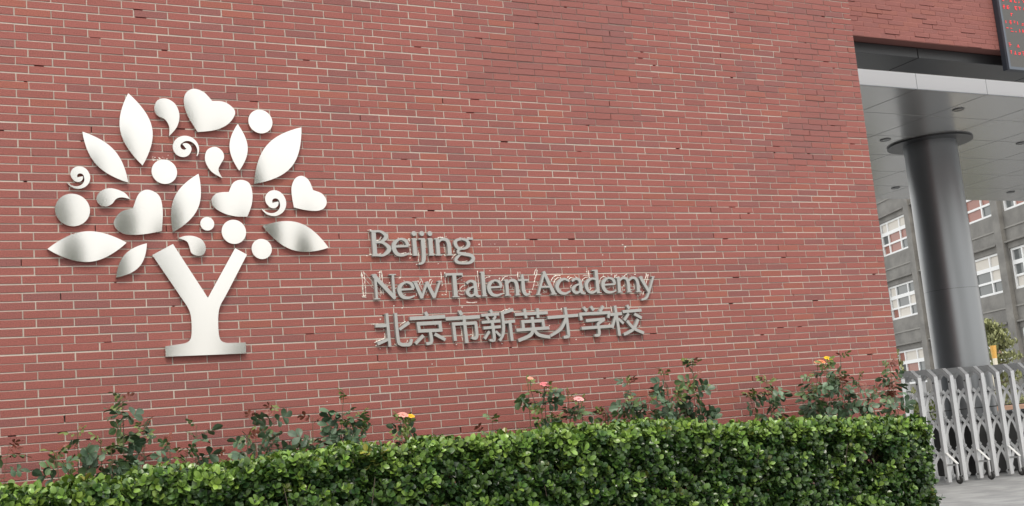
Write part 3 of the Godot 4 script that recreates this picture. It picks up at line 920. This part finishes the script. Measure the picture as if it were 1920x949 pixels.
# ------------------------------------------------------------------ the building behind
func far_building() -> void:
	var b := thing("grey_building", "grey classroom block with white gridded windows behind the gate", "building", "", Vector3(47.11, 0, -32.52))
	b.rotation.y = atan2(-0.934, -0.356)
	var grey := mat(0.222, 0.212, 0.194, 0.85, 0.0, blotch, 0.15, 0.1)
	var dark := mat(0.05, 0.048, 0.045, 0.8)
	var pale := mat(0.25, 0.24, 0.22, 0.8)
	var white := mat(0.78, 0.78, 0.77, 0.5)
	var redb := mat(0.34, 0.13, 0.10, 0.85, 0.0, grain, 2.0)
	# local x runs towards the right of the picture, z out of the facade
	var left := -32.7
	var right := 16.8
	var mid := (left + right) / 2.0
	var wide := right - left
	put("core", boxm(Vector3(mid, 8.5, -5.4), Vector3(wide, 17.0, 10.0)), grey, b)
	var sills := [-1.3, 2.4, 6.1, 9.78]
	for i in 4:
		var low: float = 0.0 if i == 0 else sills[i - 1] + 1.92
		var top: float = sills[i] if i > 0 else 0.0
		if i > 0:
			var st := tool()
			box(st, Vector3(mid, (low + top) / 2.0, -0.2), Vector3(wide, top - low, 0.4))
			put("wall", st.commit(), grey, b)
	put("wall", boxm(Vector3(mid, 12.6, -0.2), Vector3(wide, 1.8, 0.4)), grey, b)
	put("upper_wall", boxm(Vector3(mid, 15.25, -0.2), Vector3(wide, 3.5, 0.4)), redb, b)
	for y in [5.35, 9.0, 12.9, 1.6]:
		put("string_course", boxm(Vector3(mid, y, 0.022), Vector3(wide, 0.07, 0.044)), pale, b)
	var glass := mat(0.16, 0.17, 0.17, 0.06)
	glass.metallic = 0.25
	var blind := mat(0.62, 0.58, 0.52, 0.8)
	var painted_reflection := mat(0.30, 0.13, 0.10, 0.25)  # glass with a red brick reflection painted in as its colour
	for k in range(-3, 8):                                     # bay k runs between pilaster k and pilaster k + 1
		var px := 3.165 - 4.5 * k
		put("pilaster", boxm(Vector3(px, 6.75, 0.06), Vector3(0.62, 13.5, 0.32)), grey, b)
		if k == 7:
			continue
		var x1 := px - 0.62
		var x0 := px - 4.12
		for s in [2.4, 6.1, 9.78]:
			put("window_hood", bevelled(Vector3((x0 + x1) / 2.0, s + 2.24, 0.07), Vector3(3.7, 0.08, 0.16), 0.01), grey, b)
			if s == 2.4 and k < -1:
				continue
			put("jamb", boxm(Vector3((x1 + px - 0.31) / 2.0, s + 0.96, -0.202), Vector3(0.31, 1.92, 0.396)), grey, b)
			put("jamb", boxm(Vector3((x0 + px - 4.19) / 2.0, s + 0.96, -0.202), Vector3(0.07, 1.92, 0.396)), grey, b)
			var fr := tool()
			for q in [0.0, 0.26, 0.71, 1.0]:
				box(fr, Vector3(lerpf(x0 + 0.06, x1 - 0.06, q), s + 0.96, -0.12), Vector3(0.12 if q in [0.0, 1.0] else 0.11, 1.9, 0.1))
			for q in [0.06, 0.62, 1.24, 1.86]:
				box(fr, Vector3((x0 + x1) / 2.0, s + q, -0.121), Vector3(3.48, 0.19 if q == 1.24 else 0.1, 0.096))
			var win := put("window", fr.commit(), white, b)
			var cuts := [x0 + 0.12, lerpf(x0 + 0.06, x1 - 0.06, 0.26), lerpf(x0 + 0.06, x1 - 0.06, 0.71), x1 - 0.12]
			for c in 3:
				for rw in [[0.11, 0.57], [0.67, 1.15], [1.33, 1.81]]:
					var what := glass
					var u := rng.randf()
					if rw[0] > 1.2 and u < 0.55 or u < 0.12:
						what = blind
					elif s > 9.0 and u < 0.75 or u > 0.9:
						what = painted_reflection
					put("pane", boxm(Vector3((cuts[c] + cuts[c + 1]) / 2.0, s + (rw[0] + rw[1]) / 2.0, -0.15), Vector3(cuts[c + 1] - cuts[c] - 0.1, rw[1] - rw[0], 0.012)), what, win)


func beyond_the_gate() -> void:
	# evergreen trees before the building
	conifer(Vector3(33.5, 0, -20.4), 3.95, 1.7, "pale green bushy conifer right of the column behind the gate", 21)
	conifer(Vector3(30.3, 0, -22.1), 3.3, 0.9, "small yellow green conifer peeping out beside the wall's corner", 22)
	conifer(Vector3(36.6, 0, -18.6), 2.35, 1.0, "low round conifer at the picture's right edge behind the gate", 23)
	var sh := thing("garden_shrub", "low bright yellow green shrub seen between the gate's first frames", "shrub", "", Vector3(18.97, 0, -9.97))
	var rs := RandomNumberGenerator.new()
	rs.seed = 4
	var xs := []
	var cols := []
	for k in 900:
		var p := Vector3(rs.randfn(0, 0.5), 0, rs.randfn(0, 0.35))
		p.y = rs.randf_range(0.05, 1.5) * (1.0 - 0.3 * p.length())
		xs.append(Transform3D(random_turn(rs).scaled(Vector3.ONE * rs.randf_range(0.06, 0.11)), p))
		cols.append(Color(0.17, 0.21, 0.03) * rs.randf_range(0.6, 1.35))
	many("foliage", leaf_mesh(Color.WHITE), leaf_mat(0.5), xs, cols, sh)
	var stem := tool()
	for k in 5:
		tube(stem, [Vector3(0.08 * k - 0.16, 0, 0), Vector3(0.2 * k - 0.4, 0.9, 0.05 * k)], [0.012, 0.006])
	put("stem", stem.commit(), mat(0.10, 0.07, 0.05), sh)
	# wheeled bins
	var body := mat(0.028, 0.030, 0.032, 0.5)
	var spots := [[14.75, -6.75, "black wheeled bin nearest the hedge, seen between the gate's frames"], [17.75, -7.3, "black wheeled bin in the middle of three behind the gate"], [18.7, -7.6, "black wheeled bin farthest right behind the gate"]]
	for q in spots:
		var bin := thing("wheeled_bin", q[2], "bin", "bins behind the gate", Vector3(q[0], 0, q[1]))
		bin.rotation.y = -0.3 + 0.2 * rs.randf()
		var st := tool()
		var lo := [Vector3(-.27, .06, .27), Vector3(.27, .06, .27), Vector3(.27, .06, -.27), Vector3(-.27, .06, -.27)]
		var hi := [Vector3(-.40, .95, .36), Vector3(.40, .95, .36), Vector3(.40, .95, -.36), Vector3(-.40, .95, -.36)]
		for i in 4:
			quad(st, lo[i], lo[(i + 1) % 4], hi[(i + 1) % 4], hi[i])
		quad(st, lo[3], lo[2], lo[1], lo[0])
		put("body", st.commit(), body, bin)
		put("lid", bevelled(Vector3(0, 0.985, 0.01), Vector3(0.86, 0.06, 0.78), 0.02), body, bin)
		put("handle", boxm(Vector3(0, 0.93, -0.44), Vector3(0.6, 0.035, 0.035)), body, bin)
		for sx in [-0.3, 0.3]:
			put("wheel", cylinder(0.09, 0.05, 16), body, bin, Transform3D(Basis(Vector3.BACK, PI / 2.0), Vector3(sx, 0.09, -0.28)))
	# bench with a peach board
	var bench := thing("bench", "peach coloured bench board on black legs at right behind the gate", "bench", "", Vector3(23.9, 0, -12.0))
	bench.rotation.y = -0.1
	put("seat", bevelled(Vector3(0, 0.98, 0), Vector3(2.4, 0.16, 0.5), 0.01), mat(0.72, 0.42, 0.28, 0.6), bench)
	for sx in [-0.9, 0.0, 0.9]:
		put("leg", boxm(Vector3(sx, 0.45, 0), Vector3(0.08, 0.9, 0.4)), body, bench)
	put("rail", boxm(Vector3(0, 0.72, 0.205), Vector3(2.3, 0.12, 0.03)), body, bench)
	# flared ornamental post
	var post := thing("flared_post", "slim post flaring to a yellow top in front of the conifer", "post", "", Vector3(26.9, 0, -14.76))
	var cream := mat(0.75, 0.70, 0.58, 0.5)
	put("stem", cylinder(0.05, 2.36, 16, 0.06), cream, post, Transform3D(Basis(), Vector3(0, 1.18, 0)))
	put("top", cylinder(0.065, 0.36, 4, 0.09), mat(0.75, 0.42, 0.10, 0.5), post, Transform3D(Basis(Vector3.UP, 0.6), Vector3(0, 2.54, 0)))
	put("arm", cylinder(0.05, 0.9, 8, 0.09), cream, post, Transform3D(Basis(Vector3.BACK, 0.35), Vector3(-0.28, 1.85, 0)))
	put("foot", cylinder(0.2, 0.08, 16, 0.16), cream, post, Transform3D(Basis(), Vector3(0, 0.04, 0)))


func random_turn(r: RandomNumberGenerator) -> Basis:
	return Basis(Vector3.UP, r.randf() * TAU) * Basis(Vector3.RIGHT, r.randf_range(-1.2, 1.2)) * Basis(Vector3.BACK, r.randf_range(-0.6, 0.6))


func conifer(at: Vector3, h: float, rad: float, label: String, sd: int) -> void:
	var r := RandomNumberGenerator.new()
	r.seed = sd
	var t := thing("conifer_tree", label, "conifer", "conifers before the grey building", at)
	var st := tool()
	tube(st, [Vector3.ZERO, Vector3(0.03, h * 0.5, 0), Vector3(0, h * 0.97, 0)], [0.09, 0.06, 0.012], 8)
	var xs := []
	var cols := []
	for k in 46:
		var f := pow(r.randf(), 0.8)
		var y := lerpf(0.12, 0.95, f) * h
		var a := r.randf() * TAU
		var len := rad * (1.08 - f * 0.86) * r.randf_range(0.7, 1.15)
		var tip := Vector3(cos(a) * len, y + len * 0.18, sin(a) * len)
		tube(st, [Vector3(0, y, 0), tip], [0.022, 0.006], 5)
		for n in 70:
			var s := pow(r.randf(), 0.7)
			var p := Vector3(0, y, 0).lerp(tip, s) + Vector3(r.randfn(0, 0.09), r.randfn(0, 0.07), r.randfn(0, 0.09))
			xs.append(Transform3D(random_turn(r).scaled(Vector3(0.6, 1, 1) * r.randf_range(0.09, 0.17)), p))
			cols.append(Color(0.23, 0.24, 0.105) * r.randf_range(0.55, 1.35))
	put("trunk", st.commit(), mat(0.12, 0.09, 0.06, 0.9), t)
	many("crown", leaf_mesh(Color.WHITE), leaf_mat(0.6), xs, cols, t)


# ------------------------------------------------------------------ leaves
func leaf_mat(rough: float) -> StandardMaterial3D:
	var m := tinted(mat(1, 1, 1, rough))
	m.backlight_enabled = true
	m.backlight = Color(0.28, 0.34, 0.16)
	m.cull_mode = BaseMaterial3D.CULL_DISABLED
	return m


func add_leaf(st: SurfaceTool, x: Transform3D, c: Color, slim := 1.0, fold := 0.22, droop := 0.18) -> void:
	# one leaf of length 1 along y, its upper face towards z
	var rows := [[0.0, 0.02], [0.22, 0.17], [0.5, 0.29], [0.75, 0.28], [0.92, 0.15], [1.0, 0.02]]
	var p := []
	for r in rows:
		var w: float = r[1] * slim
		var z: float = -droop * r[0] * r[0]
		p.append([x * Vector3(-w, r[0], z + fold * w), x * Vector3(0, r[0], z), x * Vector3(w, r[0], z + fold * w)])
	st.set_color(c)
	for i in p.size() - 1:
		quad(st, p[i][0], p[i][1], p[i + 1][1], p[i + 1][0])
		quad(st, p[i][1], p[i][2], p[i + 1][2], p[i + 1][1])


func leaf_mesh(c: Color) -> Mesh:
	var st := tool()
	add_leaf(st, Transform3D(), c)
	return st.commit()


func sprig(old: Color, young: Color, levels: int, r: RandomNumberGenerator) -> Mesh:
	# a shoot along y with crossed pairs of leaves, the youngest at its tip
	var st := tool()
	for k in levels:
		var f := float(k) / (levels - 1)
		var y := lerpf(0.0, 0.055, f)
		for s in 2:
			var turn := (k % 2) * PI / 2.0 + s * PI + r.randf_range(-0.4, 0.4)
			var tilt := lerpf(1.25, 0.55, f) + r.randf_range(-0.2, 0.2)
			var size := lerpf(0.044, 0.031, f) * r.randf_range(0.85, 1.12)
			var b := Basis(Vector3.UP, turn) * Basis(Vector3.RIGHT, tilt) * Basis(Vector3.UP, PI)
			var c := old.lerp(young, pow(f, 1.5)) * r.randf_range(0.8, 1.2)
			add_leaf(st, Transform3D(b.scaled(Vector3.ONE * size), Vector3(0, y, 0)), c, r.randf_range(0.95, 1.25), r.randf_range(0.1, 0.4), r.randf_range(0.0, 0.35))
	st.set_color(Color(0.06, 0.09, 0.02))
	tube(st, [Vector3(0, -0.05, 0), Vector3(0, 0.05, 0)], [0.0028, 0.0016], 4)
	return st.commit()


func hedge() -> void:
	var r := RandomNumberGenerator.new()
	r.seed = 31
	var h := thing("clipped_hedge", "long clipped green hedge with glossy leaves below the brick wall", "hedge")
	var nz := FastNoiseLite.new()
	nz.seed = 9
	nz.frequency = 1.0
	nz.fractal_octaves = 3
	var x0 := -4.2
	var x1 := 6.90
	var z0 := 0.90
	var z1 := 1.46
	var hole := Vector3(6.27, 0.88, 1.46)
	var lm := leaf_mat(0.30)
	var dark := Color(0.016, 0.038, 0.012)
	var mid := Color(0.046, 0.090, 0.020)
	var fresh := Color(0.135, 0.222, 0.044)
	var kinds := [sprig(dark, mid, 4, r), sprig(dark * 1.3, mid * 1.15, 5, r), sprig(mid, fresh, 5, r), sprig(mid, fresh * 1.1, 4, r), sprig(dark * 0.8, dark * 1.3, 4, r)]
	var xs := [[], [], [], [], []]
	var cols := [[], [], [], [], []]
	var singles := []
	for i in 21000:
		# a spot on the clipped surface, then a little inside it
		var x := r.randf_range(x0, x1 + 0.06)
		var top := hedge_top(x) + nz.get_noise_2d(x * 1.7, 3.0) * 0.065
		var p: Vector3
		var out: Vector3
		var u := r.randf()
		var depth := absf(r.randfn(0.0, 0.055))
		if u < 0.56:
			var y := top * (1.0 - pow(r.randf(), 1.5))
			p = Vector3(x, y, z1 + nz.get_noise_2d(x * 1.6, y * 2.2) * 0.07 - depth)
			out = Vector3(0, 0.45, 1)
		elif u < 0.90:
			var z := r.randf_range(z0, z1)
			p = Vector3(x, top - depth * 0.8, z)
			out = Vector3(0, 1, 0.15 * (z - 1.0))
			var e := maxf(0.0, (z - z1 + 0.12) / 0.12)
			p.y -= e * e * 0.05
		else:
			p = Vector3(x1 + 0.03 + nz.get_noise_2d(3.0 * x, 7.0) * 0.05 - depth, hedge_top(x1) * (1.0 - pow(r.randf(), 1.3)), r.randf_range(z0, z1))
			out = Vector3(1, 0.4, 0)
			if u < 0.93:
				p = Vector3(x, top * r.randf(), z0 + depth)
				out = Vector3(0, 0.4, -1)
		if p.x > x1 - 0.1 and p.z > z1 - 0.1:                      # the corner is rounded
			p.z -= 0.04
		var gap := Vector2((p.x - hole.x) / 0.17, (p.y - hole.y) / 0.10).length()
		if gap < 1.0 + nz.get_noise_2d(p.x * 9.0, p.y * 9.0) * 0.5 and p.z > z1 - 0.2:
			continue
		var b := aim(out.normalized() + Vector3(r.randfn(0, 0.42), r.randfn(0, 0.35) + 0.25, r.randfn(0, 0.42)), r)
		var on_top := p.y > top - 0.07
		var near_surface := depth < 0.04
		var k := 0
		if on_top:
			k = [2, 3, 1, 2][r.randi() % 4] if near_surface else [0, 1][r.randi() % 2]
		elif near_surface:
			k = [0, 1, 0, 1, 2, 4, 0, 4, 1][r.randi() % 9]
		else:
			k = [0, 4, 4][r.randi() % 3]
		var sc := r.randf_range(1.12, 1.75)
		var tone := r.randf_range(0.75, 1.25)
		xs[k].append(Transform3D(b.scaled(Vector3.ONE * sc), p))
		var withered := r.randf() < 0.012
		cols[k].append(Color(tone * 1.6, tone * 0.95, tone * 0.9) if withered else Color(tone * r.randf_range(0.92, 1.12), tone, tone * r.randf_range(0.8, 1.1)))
		if near_surface and p.x > -0.6 and p.x < 2.4 and p.z > 1.25 and p.y > 1.0 and r.randf() < 0.28 and singles.size() < 300:
			singles.append([Transform3D(b.scaled(Vector3.ONE * r.randf_range(0.036, 0.05)), p + out.normalized() * 0.03), 1 if on_top else 0])
	for k in 5:
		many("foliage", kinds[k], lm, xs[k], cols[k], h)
	var one := leaf_mesh(Color.WHITE)
	var greens := []
	for k in 6:
		var c := dark.lerp(fresh, 0.15 + k * 0.15)
		var m := mat(c.r, c.g, c.b, 0.3)
		m.backlight_enabled = true
		m.backlight = Color(0.3, 0.4, 0.15)
		greens.append(m)
	for s in singles:
		put("leaf", one, greens[mini(5, r.randi() % 4 + 2 * s[1])], h, s[0])
	# inner leaves and bare twigs that close the middle of the hedge
	var ix := []
	var ic := []
	for i in 9000:
		var x := r.randf_range(x0, x1 - 0.08)
		if absf(x - hole.x) < 0.16 and r.randf() < 0.8:
			continue
		ix.append(Transform3D(random_turn(r).scaled(Vector3.ONE * r.randf_range(0.05, 0.09)), Vector3(x, r.randf_range(0.05, hedge_top(x) - 0.12), r.randf_range(z0 + 0.12, z1 - 0.17))))
		ic.append(mid * r.randf_range(0.85, 1.1))
	many("inner_foliage", one, lm, ix, ic, h)
	var twigs := tool()
	for i in 300:
		var x := lerpf(x0, x1 - 0.1, (i + 0.5) / 300.0)
		var z := r.randf_range(z0 + 0.2, z1 - 0.2)
		var tip := Vector3(x + r.randfn(0, 0.12), hedge_top(x) - 0.1, z + r.randfn(0, 0.16))
		var a := Vector3(x, 0, z)
		tube(twigs, [a, a.lerp(tip, 0.5) + Vector3(r.randfn(0, 0.04), 0, r.randfn(0, 0.05)), tip], [0.008, 0.006, 0.003], 4)
	for i in 34:
		var a := Vector3(hole.x + r.randfn(0, 0.1), hole.y - 0.2, z1 - 0.22)
		tube(twigs, [a, Vector3(hole.x + r.randfn(0, 0.12), hole.y + r.randfn(0, 0.06), z1 - r.randf_range(0.06, 0.16)), Vector3(hole.x + r.randfn(0, 0.16), hole.y + 0.2, z1 - 0.1)], [0.004, 0.0035, 0.002], 4)
	put("twigs", twigs.commit(), mat(0.075, 0.055, 0.04, 0.9), h).set_meta("kind", "stuff")


func hedge_top(x: float) -> float:
	return lerpf(1.20, 1.255, smoothstep(-0.5, 2.6, x)) - 0.155 * smoothstep(3.4, 7.0, x)


func aim(d: Vector3, r: RandomNumberGenerator) -> Basis:        # turns y towards d
	var y := d.normalized()
	var x := y.cross(Vector3(r.randfn(0, 1), r.randfn(0, 1), r.randfn(0, 1))).normalized()
	return Basis(x, y, x.cross(y))


# ------------------------------------------------------------------ roses
func rose_leaf(c: Color, r: RandomNumberGenerator, slim := 1.0) -> Mesh:     # five leaflets on a stalk
	var st := tool()
	for q in [[0.1, 0.0, 0.055], [0.062, 1.05, 0.046], [0.062, -1.05, 0.046], [0.03, 1.25, 0.038], [0.03, -1.25, 0.038]]:
		var b := Basis(Vector3.BACK, q[1] + r.randf_range(-0.15, 0.15)) * Basis(Vector3.UP, r.randf_range(-0.4, 0.4)) * Basis(Vector3.RIGHT, r.randf_range(-0.35, 0.2))
		var start := Vector3(0, minf(q[0], 0.075), -0.5 * q[0] * q[0])
		add_leaf(st, Transform3D(b.scaled(Vector3.ONE * q[2] * r.randf_range(0.9, 1.15)), start), c * r.randf_range(0.85, 1.15), 1.15 * slim, 0.18, 0.25)
	st.set_color(c)
	tube(st, [Vector3(0, -0.01, 0), Vector3(0, 0.08, -0.003)], [0.0016, 0.0011], 4)
	return st.commit()


func rose_flower(r: RandomNumberGenerator, rad: float) -> Mesh:
	var st := tool()
	for ring in 4:
		var n: int = [3, 4, 5, 6][ring]
		for k in n:
			var a := TAU * (k + r.randf_range(-0.15, 0.15)) / n + ring * 0.7
			var tilt := lerpf(0.12, 1.0, ring / 3.0)
			var b := Basis(Vector3.UP, a) * Basis(Vector3.RIGHT, tilt)
			st.set_color(Color(1, 1, 1) * lerpf(0.8, 1.0, ring / 3.0))
			var len := rad * lerpf(0.6, 1.0, ring / 3.0)
			var rows := [[0.0, 0.2], [0.4, 0.52], [0.8, 0.6], [1.0, 0.36]]
			var p := []
			for q in rows:
				var cup: float = -0.30 * sin(q[0] * PI) + 0.18 * q[0] * q[0]
				p.append([b * (Vector3(-q[1], q[0], cup + 0.14) * len), b * (Vector3(0, q[0], cup) * len), b * (Vector3(q[1], q[0], cup + 0.14) * len)])
			for i in 3:
				quad(st, p[i][0], p[i][1], p[i + 1][1], p[i + 1][0])
				quad(st, p[i][1], p[i][2], p[i + 1][2], p[i + 1][1])
	return st.commit()


func roses() -> void:
	var r := RandomNumberGenerator.new()
	r.seed = 77
	var deep := Color(0.062, 0.104, 0.060)
	var lm := leaf_mat(0.45)
	var old_leaves := []
	var mid_leaves := []
	var new_leaves := []
	var red_leaves := []
	for k in 4:
		old_leaves.append(rose_leaf(deep * (0.8 + 0.2 * k), r))
		mid_leaves.append(rose_leaf(Color(0.090, 0.145, 0.060) * (0.85 + 0.12 * k), r))
		new_leaves.append(rose_leaf(Color(0.13, 0.175, 0.05), r, 0.85))
		red_leaves.append(rose_leaf(Color(0.17, 0.055, 0.035), r, 0.8))
	var bark := mat(0.09, 0.075, 0.04, 0.8)
	var red_bark := mat(0.16, 0.07, 0.045, 0.7)
	# canes [x, top], fullness, share of red young leaves, label
	var plants := [
		[[[-0.24, 1.575]], 3, 0.9, "bare reddish young rose shoot at the far left edge"],
		[[[0.20, 1.64], [0.05, 1.50], [0.34, 1.56], [0.12, 1.42]], 15, 0.05, "broad leafy green rose at the left, lower than the tall shoot beside it"],
		[[[0.48, 1.85], [0.56, 1.58], [0.40, 1.52]], 16, 0.25, "tallest rose shoot at the left with a loose pale tip"],
		[[[0.66, 1.67], [0.78, 1.50]], 11, 0.1, "slim rose right of the tall left shoot, with drooping leaves"],
		[[[1.02, 1.61], [0.93, 1.44], [1.14, 1.42]], 9, 0.45, "small sparse rose with a reddish tip below the Y trunk"],
		[[[1.45, 1.66], [1.34, 1.52], [1.57, 1.69], [1.50, 1.50]], 18, 0.5, "rose with dark red young leaves right of the Y trunk"],
		[[[1.81, 1.60], [1.74, 1.42]], 5, 0.7, "thin rose with one arching red tip between two fuller ones"],
		[[[2.11, 1.75], [2.02, 1.58], [2.22, 1.60], [2.13, 1.54]], 24, 0.05, "tall full dark rose with light green top left of the pink bloom"],
		[[[2.545, 1.535], [2.60, 1.525], [2.50, 1.44]], 12, 0.0, "rose bearing a pink and a yellow bloom side by side"],
		[[[3.29, 1.485], [3.22, 1.40]], 4, 0.3, "very small sparse rose under the first Chinese characters"],
		[[[3.68, 1.76], [3.80, 1.70], [3.72, 1.52]], 14, 0.0, "narrow upright rose with a small peach and a ruffled pink bloom"],
		[[[4.11, 1.66], [4.02, 1.46], [4.22, 1.58], [4.30, 1.46]], 19, 0.1, "bushy rose with a single pink bloom in its middle"],
		[[[4.72, 1.74], [4.66, 1.54], [4.84, 1.58]], 15, 0.15, "dark leafed rose with one pointed top, right of the pink blooms"],
		[[[5.31, 1.86], [5.10, 1.79], [5.22, 1.62], [5.40, 1.60], [5.02, 1.56]], 32, 0.18, "largest dark rose with two tall shoots near the last characters"],
		[[[6.13, 1.63], [5.98, 1.52], [6.28, 1.55]], 15, 0.15, "dark rose left of the one with yellow and orange blooms"],
		[[[6.78, 1.75], [6.60, 1.62], [6.70, 1.50], [6.90, 1.55]], 26, 0.1, "full rose bearing a yellow and an orange bloom near the corner"],
		[[[7.17, 1.83], [7.06, 1.62], [7.26, 1.60]], 18, 0.6, "rose with feathery dark red top right of the yellow bloom"],
		[[[7.56, 1.72], [7.45, 1.50], [7.70, 1.50], [7.62, 1.42]], 16, 0.6, "spreading rose at the wall's corner beside the gate"]]
	for q in plants:
		var canes: Array = q[0]
		var base := Vector3(canes[0][0] + r.randf_range(-0.05, 0.05), 0, 0.40)
		var t := thing("rose_bush", q[3], "rose", "roses between the hedge and the brick wall", base)
		var bodies := []
		for cn in canes:
			var z := r.randf_range(-0.12, 0.16)
			var tip := Vector3(cn[0], cn[1], 0.40 + z) - base
			var pts := smooth([Vector3(r.randf_range(-0.03, 0.03), 0, 0), Vector3(tip.x * 0.45, tip.y * 0.5, z * 0.6), Vector3(tip.x * 0.85 + r.randfn(0, 0.02), tip.y * 0.8, z), tip], 4)
			var rad := []
			for i in pts.size():
				rad.append(lerpf(0.0065, 0.0016, float(i) / pts.size()))
			var st := tool()
			tube(st, pts, rad, 5)
			put("cane", st.commit(), red_bark if r.randf() < q[2] else bark, t)
			bodies.append(pts)
		var count: int = q[1]
		for k in int(count * 3.0) + 5:
			var pts: Array = bodies[k % bodies.size()]
			var f := 1.0 - pow(r.randf(), 0.85) * 0.46 if k >= bodies.size() else 0.99
			var i := clampi(int(f * (pts.size() - 1)), 0, pts.size() - 1)
			var at: Vector3 = pts[i].lerp(pts[mini(i + 1, pts.size() - 1)], r.randf())
			var a := r.randf() * TAU
			var tip_part := f > 0.90
			var lift := r.randf_range(0.35, 1.0) if tip_part else r.randf_range(-0.25, 0.55)
			var b := aim(Vector3(cos(a), lift, sin(a)), r)
			if b.z.y < 0.0:
				b = b * Basis(Vector3.UP, PI)
			var set := old_leaves
			var u := r.randf()
			var size := r.randf_range(1.1, 1.6)
			if tip_part:
				set = red_leaves if u < q[2] * 1.3 else (new_leaves if u < 0.85 else mid_leaves)
				size *= 0.62
			elif u < 0.22:
				set = mid_leaves
			put("leaf", set[r.randi() % 4], lm, t, Transform3D(b.scaled(Vector3.ONE * size), at))
		# scattered lower leaves, hidden or half hidden by the hedge
		for k in count / 2:
			var pts: Array = bodies[k % bodies.size()]
			var at: Vector3 = pts[int(pts.size() * r.randf_range(0.3, 0.6))]
			put("leaf", old_leaves[r.randi() % 4], lm, t, Transform3D(aim(Vector3(r.randfn(0, 1), 0.3, r.randfn(0, 1)), r).scaled(Vector3.ONE * 1.2), at))
	var blooms := [
		[8, 2.545, 1.558, 0.036, Color(0.80, 0.36, 0.30), "pink bloom"], [8, 2.608, 1.548, 0.027, Color(0.80, 0.48, 0.02), "yellow bloom"],
		[10, 3.68, 1.778, 0.022, Color(0.78, 0.38, 0.26), "peach bloom"], [10, 3.805, 1.718, 0.034, Color(0.75, 0.22, 0.24), "ruffled pink bloom"],
		[11, 4.115, 1.578, 0.036, Color(0.82, 0.38, 0.38), "pale pink bloom"],
		[15, 6.765, 1.752, 0.034, Color(0.80, 0.28, 0.12), "orange bloom"], [15, 6.85, 1.782, 0.032, Color(0.85, 0.55, 0.01), "yellow bloom"], [15, 6.72, 1.748, 0.028, Color(0.78, 0.33, 0.18), "small orange bloom"]]
	var all := find_children("rose_bush*", "", false, false)
	for q in blooms:
		var m := tinted(mat(q[4].r, q[4].g, q[4].b, 0.6))
		m.backlight_enabled = true
		m.backlight = Color(0.4, 0.3, 0.25)
		m.cull_mode = BaseMaterial3D.CULL_DISABLED
		var host: Node3D = all[q[0]]
		var f := put("flower", rose_flower(r, q[3] * 1.2), m, host, Transform3D(Basis(Vector3.RIGHT, 0.45) * Basis(Vector3.UP, r.randf() * TAU), Vector3(q[1], q[2], 0.47) - host.position))
		f.set_meta("label", q[5])
		var st := tool()
		var p := Vector3(q[1], q[2], 0.47) - host.position
		tube(st, [p + Vector3(r.randfn(0, 0.02), -0.22, -0.05), p + Vector3(0, -0.08, -0.01), p + Vector3(0, -0.008, 0)], [0.003, 0.0022, 0.003], 5)
		put("flower_stalk", st.commit(), bark, host)


# ------------------------------------------------------------------ what the polished steel mirrors, across the street
func across_the_street() -> void:
	var r := RandomNumberGenerator.new()
	r.seed = 3
	for q in [[2.5, 44.0, 17.0, 5.2, "tallest dark street tree mirrored in the emblem's left leaves"], [18.0, 46.0, 12.0, 4.6, "lower street tree mirrored in the emblem's lower right leaf"]]:
		var t := thing("street_tree", q[4], "tree", "trees across the street", Vector3(q[0], 0, q[1]))
		var st := tool()
		tube(st, [Vector3.ZERO, Vector3(0.1, q[2] * 0.5, 0), Vector3(0, q[2] * 0.9, 0)], [0.22, 0.15, 0.03], 8)
		for k in 9:
			var a := r.randf() * TAU
			var y: float = q[2] * r.randf_range(0.3, 0.7)
			tube(st, [Vector3(0, y, 0), Vector3(cos(a), 0.6, sin(a)) * q[3] * 0.5 + Vector3(0, y, 0)], [0.08, 0.02], 5)
		put("trunk", st.commit(), mat(0.09, 0.07, 0.05, 0.9), t)
		var xs := []
		var cols := []
		for k in 7600:
			var d := Vector3(r.randfn(0, 1), r.randfn(0, 1), r.randfn(0, 1)).normalized() * pow(r.randf(), 0.4)
			var p := Vector3(d.x * q[3], q[2] * 0.62 + d.y * q[2] * 0.4, d.z * q[3])
			xs.append(Transform3D(random_turn(r).scaled(Vector3.ONE * r.randf_range(0.25, 0.5)), p))
			cols.append(Color(0.06, 0.09, 0.03) * r.randf_range(0.7, 1.2))
		many("crown", leaf_mesh(Color.WHITE), leaf_mat(0.6), xs, cols, t)
